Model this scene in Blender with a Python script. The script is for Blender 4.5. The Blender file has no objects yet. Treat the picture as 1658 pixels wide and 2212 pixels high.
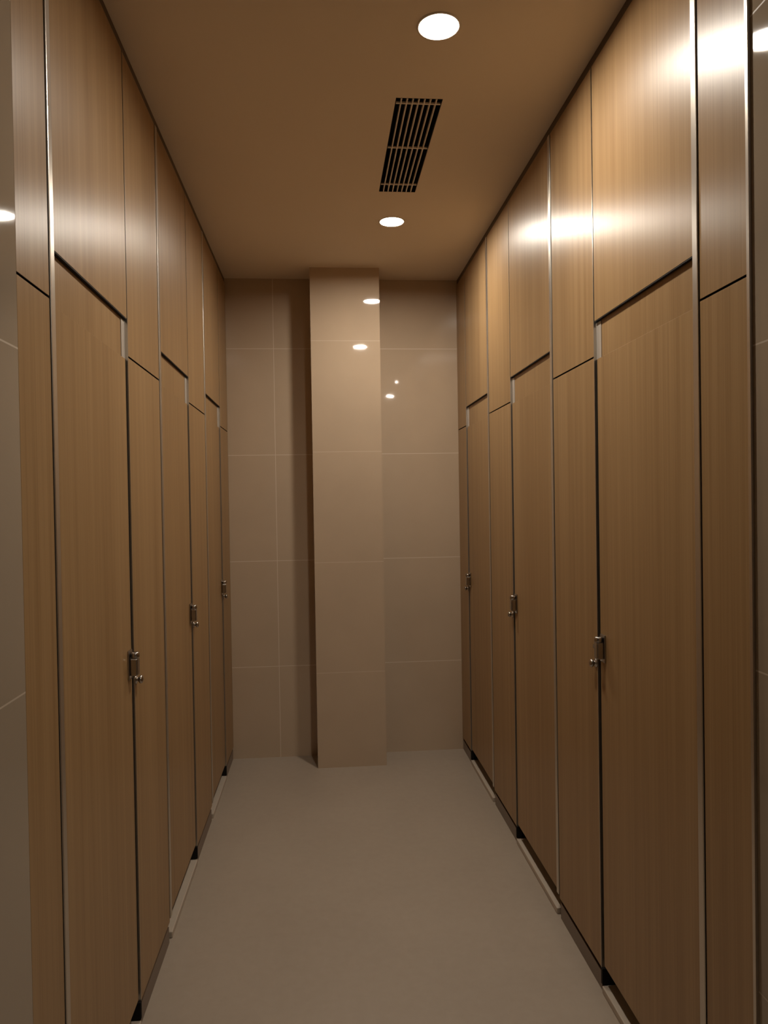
import bpy, bmesh, math, random
from mathutils import Vector, Matrix
random.seed(4)
sc = bpy.context.scene
C = sc.collection

# ------------------------------------------------------------------ camera
F_PX = 1595.13
YAW, PITCH, ROLL = 0.0836, -0.0133, -0.0160
CAM_H = 1.4876
cd = bpy.data.cameras.new('camera')
cd.sensor_fit = 'HORIZONTAL'
cd.sensor_width = 36.0
cd.lens = 36.0 * F_PX / 1658.0
cd.clip_start = 0.02
cam = bpy.data.objects.new('camera', cd)
C.objects.link(cam)
fwd = Vector((math.sin(YAW) * math.cos(PITCH), math.cos(YAW) * math.cos(PITCH), math.sin(PITCH)))
rgt = Vector((math.cos(YAW), -math.sin(YAW), 0))
upv = rgt.cross(fwd)
r2 = rgt * math.cos(ROLL) + upv * math.sin(ROLL)
u2 = -rgt * math.sin(ROLL) + upv * math.cos(ROLL)
M = Matrix((r2, u2, -fwd)).transposed().to_4x4()
M.translation = (0, 0, CAM_H)
cam.matrix_world = M
sc.camera = cam

# ------------------------------------------------------------------ world, exposure, lamp strengths
w = bpy.data.worlds.new('world')
sc.world = w
w.use_nodes = True
w.node_tree.nodes['Background'].inputs['Color'].default_value = (0, 0, 0, 1)
w.node_tree.nodes['Background'].inputs['Strength'].default_value = 0
sc.view_settings.view_transform = 'Standard'
sc.view_settings.look = 'None'
sc.view_settings.gamma = 1.0
sc.view_settings.use_curve_mapping = False
sc.view_settings.exposure = 0.0
sc.cycles.diffuse_bounces = 6
sc.cycles.max_bounces = 12
LAMP = 560.0
RECESS = 0.004          # depth of the lens above the ceiling face
LAMP_COL = (1.0, 0.915, 0.80)
LAMPS = [  # x, y, lens radius, strength factor, label
    (0.344, 2.037, 0.054, 1.0, 'round recessed downlight glowing white at the top of the frame, nearer than the vent'),
    (0.348, 3.457, 0.054, 1.0, 'round recessed downlight glowing white between the ceiling vent and the pillar'),
    (0.864, -0.417, 0.050, 0.8, 'round recessed downlight in the lobby behind, mirrored on the end wall right of the pillar'),
    (0.835, 0.671, 0.020, 0.8, 'tiny recessed spotlight in the lobby, mirrored as a dot on the end wall'),
]

# ------------------------------------------------------------------ measured layout
H = 2.8
XL, XR = -0.539, 0.817
YB = 4.360
# per side: near end, [hinge seam, latch gap] x3
LAY = {-1: (XL, 1.380, [(1.543, 2.140), (2.548, 3.097), (3.515, 4.035)]),
       +1: (XR, 1.350, [(1.533, 2.145), (2.545, 3.125), (3.540, 4.105)])}
Z_HEAD = 2.016    # underside of the overhead panels
Z_SEAM = 1.910    # joint between lower and upper fixed panels
Z_DOOR = 1.902    # top of the doors
Z_TOP = 2.768     # top of the panels
Z_BOT = 0.085


# ------------------------------------------------------------------ materials
def nmat(name):
    m = bpy.data.materials.new(name)
    m.use_nodes = True
    nt = m.node_tree
    return m, nt, nt.nodes['Principled BSDF']


def plain(name, col, rough, metal=0.0, spec=0.5):
    m, nt, b = nmat(name)
    b.inputs['Base Color'].default_value = (*col, 1)
    b.inputs['Roughness'].default_value = rough
    b.inputs['Metallic'].default_value = metal
    b.inputs['Specular IOR Level'].default_value = spec
    return m


def mth(nt, op, a, b=None, c=None):
    n = nt.nodes.new('ShaderNodeMath')
    n.operation = op
    for i, v in enumerate((a, b, c)):
        if v is None:
            continue
        if isinstance(v, (int, float)):
            n.inputs[i].default_value = v
        else:
            nt.links.new(v, n.inputs[i])
    return n.outputs[0]


def mixc(nt, fac, a, b):
    n = nt.nodes.new('ShaderNodeMix')
    n.data_type = 'RGBA'
    for sock, v in ((n.inputs[0], fac), (n.inputs[6], a), (n.inputs[7], b)):
        if isinstance(v, (int, float)):
            sock.default_value = v
        elif isinstance(v, tuple):
            sock.default_value = (*v, 1)
        else:
            nt.links.new(v, sock)
    return n.outputs[2]


def noise(nt, vec, scale, detail=3.0, rough=0.55):
    n = nt.nodes.new('ShaderNodeTexNoise')
    n.inputs['Scale'].default_value = scale
    n.inputs['Detail'].default_value = detail
    n.inputs['Roughness'].default_value = rough
    nt.links.new(vec, n.inputs['Vector'])
    return n.outputs['Fac']


def ramp(nt, fac, lo, hi):
    n = nt.nodes.new('ShaderNodeMapRange')
    n.inputs['From Min'].default_value = lo
    n.inputs['From Max'].default_value = hi
    nt.links.new(fac, n.inputs['Value'])
    return n.outputs['Result']


def wood_mat():
    m, nt, b = nmat('wood_laminate')
    tc = nt.nodes.new('ShaderNodeTexCoord')
    oi = nt.nodes.new('ShaderNodeObjectInfo')
    off = nt.nodes.new('ShaderNodeCombineXYZ')
    nt.links.new(mth(nt, 'MULTIPLY', oi.outputs['Random'], 37.0), off.inputs[0])
    nt.links.new(mth(nt, 'MULTIPLY', oi.outputs['Random'], 91.0), off.inputs[1])
    add = nt.nodes.new('ShaderNodeVectorMath')
    add.operation = 'ADD'
    nt.links.new(tc.outputs['Object'], add.inputs[0])
    nt.links.new(off.outputs[0], add.inputs[1])

    def mapped(sx, sy, sz):
        mp = nt.nodes.new('ShaderNodeMapping')
        mp.inputs['Scale'].default_value = (sx, sy, sz)
        nt.links.new(add.outputs[0], mp.inputs['Vector'])
        return mp.outputs[0]
    fine = noise(nt, mapped(170, 170, 1.3), 1.0, 4, 0.6)
    mid = noise(nt, mapped(38, 38, 0.45), 1.0, 3, 0.5)
    broad = noise(nt, mapped(9, 9, 0.25), 1.0, 2, 0.5)
    f = mth(nt, 'ADD', mth(nt, 'MULTIPLY', ramp(nt, fine, 0.3, 0.7), 0.45),
            mth(nt, 'ADD', mth(nt, 'MULTIPLY', ramp(nt, mid, 0.3, 0.7), 0.35),
                mth(nt, 'MULTIPLY', ramp(nt, broad, 0.3, 0.7), 0.2)))
    col = mixc(nt, f, WOOD_A, WOOD_B)
    nt.links.new(col, b.inputs['Base Color'])
    nt.links.new(mth(nt, 'ADD', mth(nt, 'MULTIPLY', f, 0.02), WOOD_R), b.inputs['Roughness'])
    b.inputs['Anisotropic'].default_value = 0.68
    b.inputs['Specular IOR Level'].default_value = 0.5
    tg = nt.nodes.new('ShaderNodeTangent')
    tg.direction_type = 'UV_MAP'
    tg.uv_map = 'grain'
    nt.links.new(tg.outputs[0], b.inputs['Tangent'])
    return m


WOOD_A = (0.235, 0.132, 0.053)
WOOD_B = (0.395, 0.252, 0.120)
WOOD_R = 0.355
TILE = (0.44, 0.335, 0.235)
GROUT = (0.56, 0.46, 0.35)


def tile_mat(name, axis, v0, vp, grout=GROUT, TILE=TILE):
    """Glossy beige tiles with thin pale joints; rows fixed by the wall heights."""
    m, nt, b = nmat(name)
    g = nt.nodes.new('ShaderNodeNewGeometry')
    s = nt.nodes.new('ShaderNodeSeparateXYZ')
    nt.links.new(g.outputs['Position'], s.inputs[0])

    def line(v, o, p, hw):
        t = mth(nt, 'FRACT', mth(nt, 'ADD', mth(nt, 'DIVIDE', mth(nt, 'SUBTRACT', v, o), p), 20.5))
        d = mth(nt, 'MULTIPLY', mth(nt, 'ABSOLUTE', mth(nt, 'SUBTRACT', t, 0.5)), p)
        return mth(nt, 'LESS_THAN', d, hw)
    ln = mth(nt, 'MAXIMUM', line(s.outputs[2], 0.535, 0.6195, 0.0017), line(s.outputs[axis], v0, vp, 0.0017))
    cl = noise(nt, g.outputs['Position'], 3.0, 3)
    col = mixc(nt, ramp(nt, cl, 0.3, 0.7), tuple(c * 0.965 for c in TILE), tuple(c * 1.03 for c in TILE))
    nt.links.new(mixc(nt, ln, col, grout), b.inputs['Base Color'])
    nt.links.new(mth(nt, 'ADD', mth(nt, 'MULTIPLY', ln, 0.5), 0.035), b.inputs['Roughness'])
    return m


def floor_mat():
    m, nt, b = nmat('floor_stone')
    g = nt.nodes.new('ShaderNodeNewGeometry')
    n1 = noise(nt, g.outputs['Position'], 2.2, 5, 0.6)
    n2 = noise(nt, g.outputs['Position'], 30.0, 4, 0.6)
    f = mth(nt, 'ADD', mth(nt, 'MULTIPLY', ramp(nt, n1, 0.3, 0.7), 0.6), mth(nt, 'MULTIPLY', ramp(nt, n2, 0.3, 0.7), 0.4))
    nt.links.new(mixc(nt, f, (0.295, 0.24, 0.185), (0.34, 0.28, 0.218)), b.inputs['Base Color'])
    b.inputs['Roughness'].default_value = 0.42
    return m


def paint_mat():
    m, nt, b = nmat('ceiling_paint')
    g = nt.nodes.new('ShaderNodeNewGeometry')
    n1 = noise(nt, g.outputs['Position'], 1.6, 3, 0.5)
    nt.links.new(mixc(nt, n1, (0.70, 0.60, 0.475), (0.74, 0.635, 0.505)), b.inputs['Base Color'])
    b.inputs['Roughness'].default_value = 0.75
    b.inputs['Specular IOR Level'].default_value = 0.2
    return m


def lamp_mat(name, k):
    m = bpy.data.materials.new(name)
    m.use_nodes = True
    nt = m.node_tree
    nt.nodes.remove(nt.nodes['Principled BSDF'])
    e = nt.nodes.new('ShaderNodeEmission')
    e.inputs['Color'].default_value = (*LAMP_COL, 1)
    e.inputs['Strength'].default_value = LAMP * k
    nt.links.new(e.outputs[0], nt.nodes['Material Output'].inputs[0])
    return m


WOOD = wood_mat()
EDGE = plain('black_core_edge', (0.012, 0.009, 0.008), 0.6, spec=0.2)
ALU = plain('brushed_aluminium', (0.60, 0.55, 0.48), 0.30, 0.93)
SATIN = plain('pale_satin_metal', (0.52, 0.47, 0.41), 0.4, 0.35)
BRONZE = plain('dark_bronze_kick', (0.15, 0.10, 0.066), 0.32, 0.3)
RUBBER_SHADE = plain('black_rubber_and_shade', (0.008, 0.006, 0.005), 0.7, spec=0.2)  # door stops, and black pieces that stand for shade in gaps
CHROME = plain('satin_chrome', (0.42, 0.39, 0.36), 0.22, 1.0)
STONE = plain('pale_stone_sill', (0.42, 0.35, 0.275), 0.45)
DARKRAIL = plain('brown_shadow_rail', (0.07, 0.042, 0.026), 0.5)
DUCT = plain('black_duct', (0.01, 0.008, 0.008), 0.8, spec=0.1)
WHITE = plain('white_enamel', (0.66, 0.58, 0.49), 0.4)
PAINT = paint_mat()
FLOOR = floor_mat()
T_BACK = tile_mat('tile_end_wall', 0, -0.266, 1.2)
T_PIL = tile_mat('tile_pillar', 0, 5.0, 40.0, (0.485, 0.375, 0.27))
T_SIDE = tile_mat('tile_side', 1, 7.0, 40.0, (0.46, 0.38, 0.29), (0.31, 0.25, 0.182))


# ------------------------------------------------------------------ mesh helpers
def box(bm, x0, x1, y0, y1, z0, z1):
    x0, x1 = min(x0, x1), max(x0, x1)
    vs = [bm.verts.new(p) for p in ((x0, y0, z0), (x1, y0, z0), (x1, y1, z0), (x0, y1, z0),
                                    (x0, y0, z1), (x1, y0, z1), (x1, y1, z1), (x0, y1, z1))]
    fs = [(0, 3, 2, 1), (4, 5, 6, 7), (0, 1, 5, 4), (1, 2, 6, 5), (2, 3, 7, 6), (3, 0, 4, 7)]
    return [bm.faces.new([vs[i] for i in f]) for f in fs]


def bevelled(bm, w, seg=2):
    bmesh.ops.bevel(bm, geom=list(bm.edges), offset=w, segments=seg, profile=0.5, affect='EDGES', clamp_overlap=True)


def lathe(bm, prof, n=32, axis='Z', org=(0, 0, 0), sgn=1, cap0=True, cap1=True):
    """prof: [(radius, height)]; revolve round axis."""
    rings = []
    for r, h in prof:
        ring = []
        for k in range(n):
            a = 2 * math.pi * k / n
            c, s = r * math.cos(a), r * math.sin(a)
            p = (c, s, h) if axis == 'Z' else ((sgn * h, c, s) if axis == 'X' else (c, h, s))
            ring.append(bm.verts.new((p[0] + org[0], p[1] + org[1], p[2] + org[2])))
        rings.append(ring)
    for a, b in zip(rings, rings[1:]):
        for k in range(n):
            bm.faces.new((a[k], a[(k + 1) % n], b[(k + 1) % n], b[k]))
    if cap0:
        bm.faces.new(rings[0])
    if cap1:
        bm.faces.new(rings[-1])
    bmesh.ops.recalc_face_normals(bm, faces=list(bm.faces))


def obj(name, bm, mat, parent=None, org=(0, 0, 0), smooth=False):
    """One mesh object. org: world position of the origin (children: the parent's)."""
    bm.normal_update()
    uv = bm.loops.layers.uv.new('grain')
    for f in bm.faces:
        n = f.normal
        ax = max(range(3), key=lambda i: abs(n[i]))
        for lp in f.loops:
            p = lp.vert.co
            lp[uv].uv = (p.y, p.z) if ax == 0 else ((p.x, p.z) if ax == 1 else (p.x, p.y))
        f.smooth = smooth
    bmesh.ops.translate(bm, verts=list(bm.verts), vec=-Vector(org))
    me = bpy.data.meshes.new(name)
    bm.to_mesh(me)
    bm.free()
    mats = mat if isinstance(mat, (list, tuple)) else [mat]
    for m in mats:
        me.materials.append(m)
    o = bpy.data.objects.new(name, me)
    C.objects.link(o)
    if parent is not None:
        o.parent = parent
    else:
        o.location = org
    return o


def child(name, bm, mat, root, smooth=False, label=None, base=None):
    """A part under its thing (or a sub-part under a part); coordinates given in world space."""
    o = obj(name, bm, mat, root, tuple(base if base is not None else root.location), smooth)
    if label:
        o['label'] = label
    return o


def thing(name, label, cat, loc, group=None):
    o = bpy.data.objects.new(name, None)
    o.empty_display_size = 0.05
    C.objects.link(o)
    o.location = loc
    return tag(o, label, cat, group)


def tag(o, label, cat, group=None):
    o['kind'] = 'thing'
    o['label'] = label
    o['category'] = cat
    if group:
        o['group'] = group
    return o


def struct(name, bm, mat, org=(0, 0, 0)):
    o = obj(name, bm, mat, None, org)
    o['kind'] = 'structure'
    return o


def bxs(*boxes, bev=0.0):
    bm = bmesh.new()
    for b in boxes:
        box(bm, *b)
    if bev:
        bevelled(bm, bev)
    return bm


# ------------------------------------------------------------------ the setting
OX0, OX1 = -2.05, 2.35            # outer walls behind the cubicles
LY0, LY1 = -2.4, 1.16             # lobby
struct('floor', bxs((OX0 - .1, OX1 + .1, LY0 - .1, YB + .12, -0.12, 0.0)), FLOOR)
VX0, VX1, VY0, VY1 = 0.262, 0.416, 2.402, 3.128
cx0, cx1, cy0, cy1 = OX0 - .1, OX1 + .1, LY0 - .1, YB + .12
bm = bmesh.new()


def loop(pts):
    vs = [bm.verts.new((p[0], p[1], H)) for p in pts]
    return [bm.edges.new((vs[i], vs[(i + 1) % len(vs)])) for i in range(len(vs))]


eds = loop([(cx0, cy0), (cx1, cy0), (cx1, cy1), (cx0, cy1)])
eds += loop([(VX0, VY0), (VX1, VY0), (VX1, VY1), (VX0, VY1)])
for x, y, r, k, lab in LAMPS:                      # round openings for the recessed lamps
    eds += loop([(x + (r + .003) * math.cos(2 * math.pi * q / 48), y + (r + .003) * math.sin(2 * math.pi * q / 48)) for q in range(48)])
res = bmesh.ops.triangle_fill(bm, use_beauty=True, use_dissolve=False, edges=eds)
fs = [g for g in res['geom'] if isinstance(g, bmesh.types.BMFace)]
ext = bmesh.ops.extrude_face_region(bm, geom=fs)
bmesh.ops.translate(bm, verts=[v for v in ext['geom'] if isinstance(v, bmesh.types.BMVert)], vec=(0, 0, 0.1))
bmesh.ops.recalc_face_normals(bm, faces=list(bm.faces))
struct('ceiling', bm, PAINT)
struct('wall_back', bxs((OX0 - .1, OX1 + .1, YB, YB + .12, 0.0, H)), T_BACK)
struct('wall_left', bxs((OX0, XL, LY1, LAY[-1][1], 0.0, H)), T_SIDE)
struct('wall_right', bxs((XR + .004, OX1, LY1, LAY[1][1] - .006, 0.0, H)), T_SIDE)
struct('wall_outer_left', bxs((OX0 - .1, OX0, LY0, YB, 0.0, H)), T_SIDE)
struct('wall_outer_right', bxs((OX1, OX1 + .1, LY0, YB, 0.0, H)), T_SIDE)
struct('wall_front', bxs((OX0 - .1, OX1 + .1, LY0 - .1, LY0, 0.0, H)), T_BACK)
# tiled pillar standing against the end wall
o = struct('wall_pillar', bxs((-0.047, 0.340, 4.143, YB, 0.0, H)), T_PIL)
# bright metal corner strip where the right-hand tiles stop
struct('trim_1', bxs((XR - .002, XR + .02, LAY[1][1] - .006, LAY[1][1] + .003, 0.0, H)), ALU)

# ------------------------------------------------------------------ cubicle fronts
WORD = {0: 'nearest', 1: 'middle', 2: 'farthest'}
SIDE = {-1: 'left', 1: 'right'}


def panel_bm(X, s, u0, u1, y0, y1, z0, z1):
    """Laminate board: faces laminate (slot 0), rims black core (slot 1)."""
    bm = bmesh.new()
    fs = box(bm, X + s * u0, X + s * u1, y0, y1, z0, z1)
    bm.normal_update()
    bmesh.ops.bevel(bm, geom=list(bm.edges), offset=0.0004, segments=1, affect='EDGES')
    bm.normal_update()
    for f in bm.faces:
        f.material_index = 0 if abs(f.normal.x) > 0.6 else 1
    return bm


def cubicle_lock(root, X, s, g):
    """Turn lock on the door edge with its keeper knob; everything stands proud of the door."""
    d0 = 0.004                                           # door face
    z = 1.045
    yl = g - 0.034
    base = root.location
    bm = bxs((X + s * d0, X + s * (d0 - 0.005), yl - 0.017, yl + 0.019, z - 0.040, z + 0.042), bev=0.002)
    lock = child('lock', bm, CHROME, root, label='satin chrome turn lock')
    bm = bxs((X + s * (d0 - 0.0045), X + s * (d0 - 0.026), yl - 0.012, yl + 0.014, z - 0.030, z + 0.020), bev=0.004)
    child('lock_case', bm, CHROME, lock, base=base)
    bm = bmesh.new()
    lathe(bm, [(0.010, z + 0.0195), (0.012, z + 0.022), (0.012, z + 0.033), (0.009, z + 0.036)], 24, 'Z',
          (X + s * (d0 - 0.0165), yl + 0.001, 0))
    child('thumb_turn', bm, CHROME, lock, True, base=base)
    bm = bxs((X + s * (d0 - 0.010), X + s * (d0 - 0.017), yl + 0.0135, g + 0.012, z - 0.006, z + 0.006), bev=0.0015)
    child('bolt', bm, CHROME, lock, base=base)


def keeper(root, X, s, g):
    z = 0.992
    y = g + 0.019
    bm = bmesh.new()
    lathe(bm, [(0.013, 0.0), (0.013, 0.003), (0.006, 0.005), (0.006, 0.008), (0.011, 0.011), (0.0125, 0.015),
               (0.010, 0.019), (0.004, 0.021)], 24, 'X', (X, y, z), -s)
    child('keeper_knob', bm, CHROME, root, True, label='satin chrome keeper knob')


def fixed_panel(X, s, y0, y1, near_edge, knob_at, label, void_block):
    root = thing('partition_panel', label, 'partition', (X, (y0 + y1) / 2, 0),
                 'fixed partition panels on the %s side' % SIDE[s])
    e = 0.0025 if near_edge else 0.0
    child('lower_panel', panel_bm(X, s, 0, 0.022, y0 + e, y1, 0.073, Z_SEAM - 0.002), [WOOD, EDGE], root)
    child('upper_panel', panel_bm(X, s, 0, 0.022, y0 + e, y1, Z_SEAM + 0.003, Z_TOP), [WOOD, EDGE], root)
    child('joint_backing', bxs((X + s * 0.0225, X + s * 0.030, y0 + e + .01, y1 - .01, Z_SEAM - 0.05, Z_SEAM + 0.05)), RUBBER_SHADE, root)
    if near_edge:
        child('edge_trim', bxs((X - s * 0.0005, X + s * 0.0225, y0, y0 + e, 0.073, Z_TOP)), ALU, root,
              label='pale metal edge channel')
        child('door_stop', bxs((X + s * 0.024, X + s * 0.045, y0 - 0.022, y0 + 0.02, 0.073, Z_DOOR - 0.012)), RUBBER_SHADE, root,
              label='black rubber door stop')
    child('kick_plate', bxs((X + s * 0.003, X + s * 0.015, y0 + 0.004, y1, 0.0, 0.056), bev=0.001), BRONZE, root,
          label='dark bronze kick plate')
    if void_block:  # black block painted in for the dark void below the panel end
        child('void_block', bxs((X - s * 0.001, X + s * 0.024, y0 - 0.008, y0 + 0.0035, 0.024, 0.0725), bev=0.001), RUBBER_SHADE, root,
              label='black block standing for the dark void under the panel end')
    if knob_at is not None:
        keeper(root, X, s, knob_at)
    return root


for s in (-1, 1):
    X, yn, bays = LAY[s]
    sd = SIDE[s]
    # recessed brown rail, its colour darkened for the shade of the ceiling gap
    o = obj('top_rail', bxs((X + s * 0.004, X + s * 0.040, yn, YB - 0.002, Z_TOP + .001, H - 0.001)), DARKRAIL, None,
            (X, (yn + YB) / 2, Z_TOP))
    tag(o, 'recessed brown rail, coloured dark as the shadow gap under the ceiling, along the %s cubicles' % sd, 'rail')
    # first fixed panel, beside the tiled wall
    fixed_panel(X, s, yn + (0.003 if s > 0 else 0.001), bays[0][0] - 0.002, False, None,
                'narrow wood laminate fixed panel beside the tiled wall edge, nearest on the %s' % sd, False)
    for k, (h, g) in enumerate(bays):
        wd = WORD[k]
        # full height metal hinge post
        y0 = h + 0.002
        pw = 0.023
        o = obj('hinge_post', bxs((X - s * 0.003, X + s * 0.030, y0, y0 + pw, Z_BOT - .003, Z_TOP), bev=0.002), ALU, None,
                (X, y0 + pw / 2, Z_BOT))
        tag(o, 'slim pale metal post along the hinge side of the %s door on the %s' % (wd, sd), 'post',
            'hinge posts on the %s side' % sd)
        d0, d1 = y0 + pw + 0.002, g - 0.008
        # overhead panel
        root = thing('overhead_panel', 'wood laminate overhead panel from ceiling to above the %s door on the %s' % (wd, sd),
                     'panel', (X, (d0 + d1) / 2, Z_HEAD), 'overhead panels on the %s side' % sd)
        child('board', panel_bm(X, s, 0, 0.009, d0, g + 0.0005, Z_HEAD, Z_TOP), [WOOD, EDGE], root)
        child('gap_shade', bxs((X + s * 0.0005, X + s * 0.0090, d0, g + 0.0005, Z_HEAD - 0.003, Z_HEAD - .0002)), RUBBER_SHADE, root,
              label='black strip painting the shade under the panel')  # black strip added for the dark shade line under the overhead board
        # recessed header rail
        root = thing('header_rail', 'recessed wood strip directly above the %s door on the %s' % (wd, sd), 'rail',
                     (X, (d0 + d1) / 2, Z_DOOR), 'header strips on the %s side' % sd)
        child('board', panel_bm(X, s, 0.0095, 0.028, d0, g - 0.032, Z_DOOR + 0.0012, Z_HEAD + 0.04), [WOOD, EDGE], root)
        child('end_bracket', bxs((X + s * 0.0075, X + s * 0.028, g - 0.0315, g + 0.0045, Z_DOOR + 0.0012, Z_HEAD - 0.006)), SATIN, root,
              label='pale metal end bracket')
        # door
        root = thing('cubicle_door', 'tall wood laminate toilet cubicle door with chrome lock, %s on the %s side' % (wd, sd),
                     'door', (X, (d0 + d1) / 2, 0), 'cubicle doors on the %s side' % sd)
        child('door_panel', panel_bm(X, s, 0.004, 0.020, d0, d1, Z_BOT, Z_DOOR), [WOOD, EDGE], root)
        cubicle_lock(root, X, s, g)
        # stone sill under the door
        o = obj('door_sill', bxs((X - s * 0.002, X + s * 0.10, y0 + pw + .001, g - .001, 0.0, 0.022), bev=0.003), STONE, None,
                (X, (d0 + d1) / 2, 0))
        tag(o, 'low pale stone sill on the floor under the %s door on the %s' % (wd, sd), 'sill',
            'door sills on the %s side' % sd)
        # fixed panel beyond the latch side
        if k < 2:
            lab = ['wood laminate fixed panel between the nearest and middle doors on the %s' % sd,
                   'wood laminate fixed panel between the middle and farthest doors on the %s' % sd][k]
            fixed_panel(X, s, g + 0.005, bays[k + 1][0] - 0.002, True, g, lab, True)
        else:
            fixed_panel(X, s, g + 0.005, YB - 0.002, True, g,
                        'wood laminate fixed panel meeting the tiled end wall on the %s' % sd, True)

# ------------------------------------------------------------------ ceiling lamps
for i, (x, y, r, k, lab) in enumerate(LAMPS):
    root = thing('ceiling_downlight', lab, 'ceiling light', (x, y, H), 'recessed downlights')
    n = 48
    rec = RECESS * min(1.0, (r / 0.054) ** 2)
    bm = bmesh.new()                      # trim ring: thin lip under the ceiling, short sleeve going up into the opening
    lathe(bm, [(r + 0.008, H - 0.0002), (r + 0.0075, H - 0.0022), (r + 0.001, H - 0.0026), (r, H - 0.001), (r, H + 0.030), (r + 0.0025, H + 0.030),
               (r + 0.0025, H - 0.0002)], n, 'Z', (x, y, 0), cap0=False, cap1=False)
    child('trim_ring', bm, WHITE, root, True)
    bm = bmesh.new()
    lathe(bm, [(r - 0.0003, H + rec), (r - 0.0003, H + rec + 0.004)], n, 'Z', (x, y, 0))
    child('lens', bm, lamp_mat('lamp_lens', k), root)
    bm = bmesh.new()
    lathe(bm, [(r - 0.0005, H + rec + 0.0045), (r - 0.0005, H + 0.07)], n, 'Z', (x, y, 0))
    child('housing', bm, DUCT, root)

# ------------------------------------------------------------------ ceiling air grille
root = thing('ceiling_vent', 'long dark slotted air vent in the ceiling between the two downlights', 'vent',
             ((VX0 + VX1) / 2, (VY0 + VY1) / 2, H))
t = 0.004
bm = bmesh.new()
box(bm, VX0 + .001, VX1 - .001, VY0 + .001, VY1 - .001, H + 0.16, H + 0.165)
for b in ((VX0 + .0005, VX0 + .003), (VX1 - .003, VX1 - .0005)):
    box(bm, b[0], b[1], VY0 + .001, VY1 - .001, H + .0005, H + 0.16)
for b in ((VY0 + .0005, VY0 + .003), (VY1 - .003, VY1 - .0005)):
    box(bm, VX0 + .003, VX1 - .003, b[0], b[1], H + .0005, H + 0.16)
child('duct_box', bm, DUCT, root, label='black duct lining')
bm = bmesh.new()
for q in range(1, 8):
    xc = VX0 + (VX1 - VX0) * q / 8
    box(bm, xc - t / 2, xc + t / 2, VY0 + .003, VY1 - .003, H + 0.0, H + 0.012)
child('slats', bm, WHITE, root, label='thin pale slats')
for yc in (2.437, 2.742, 3.058):
    child('cross_bar', bxs((VX0 + .003, VX1 - .003, yc - .003, yc + .003, H + 0.0005, H + 0.006)), WHITE, root)
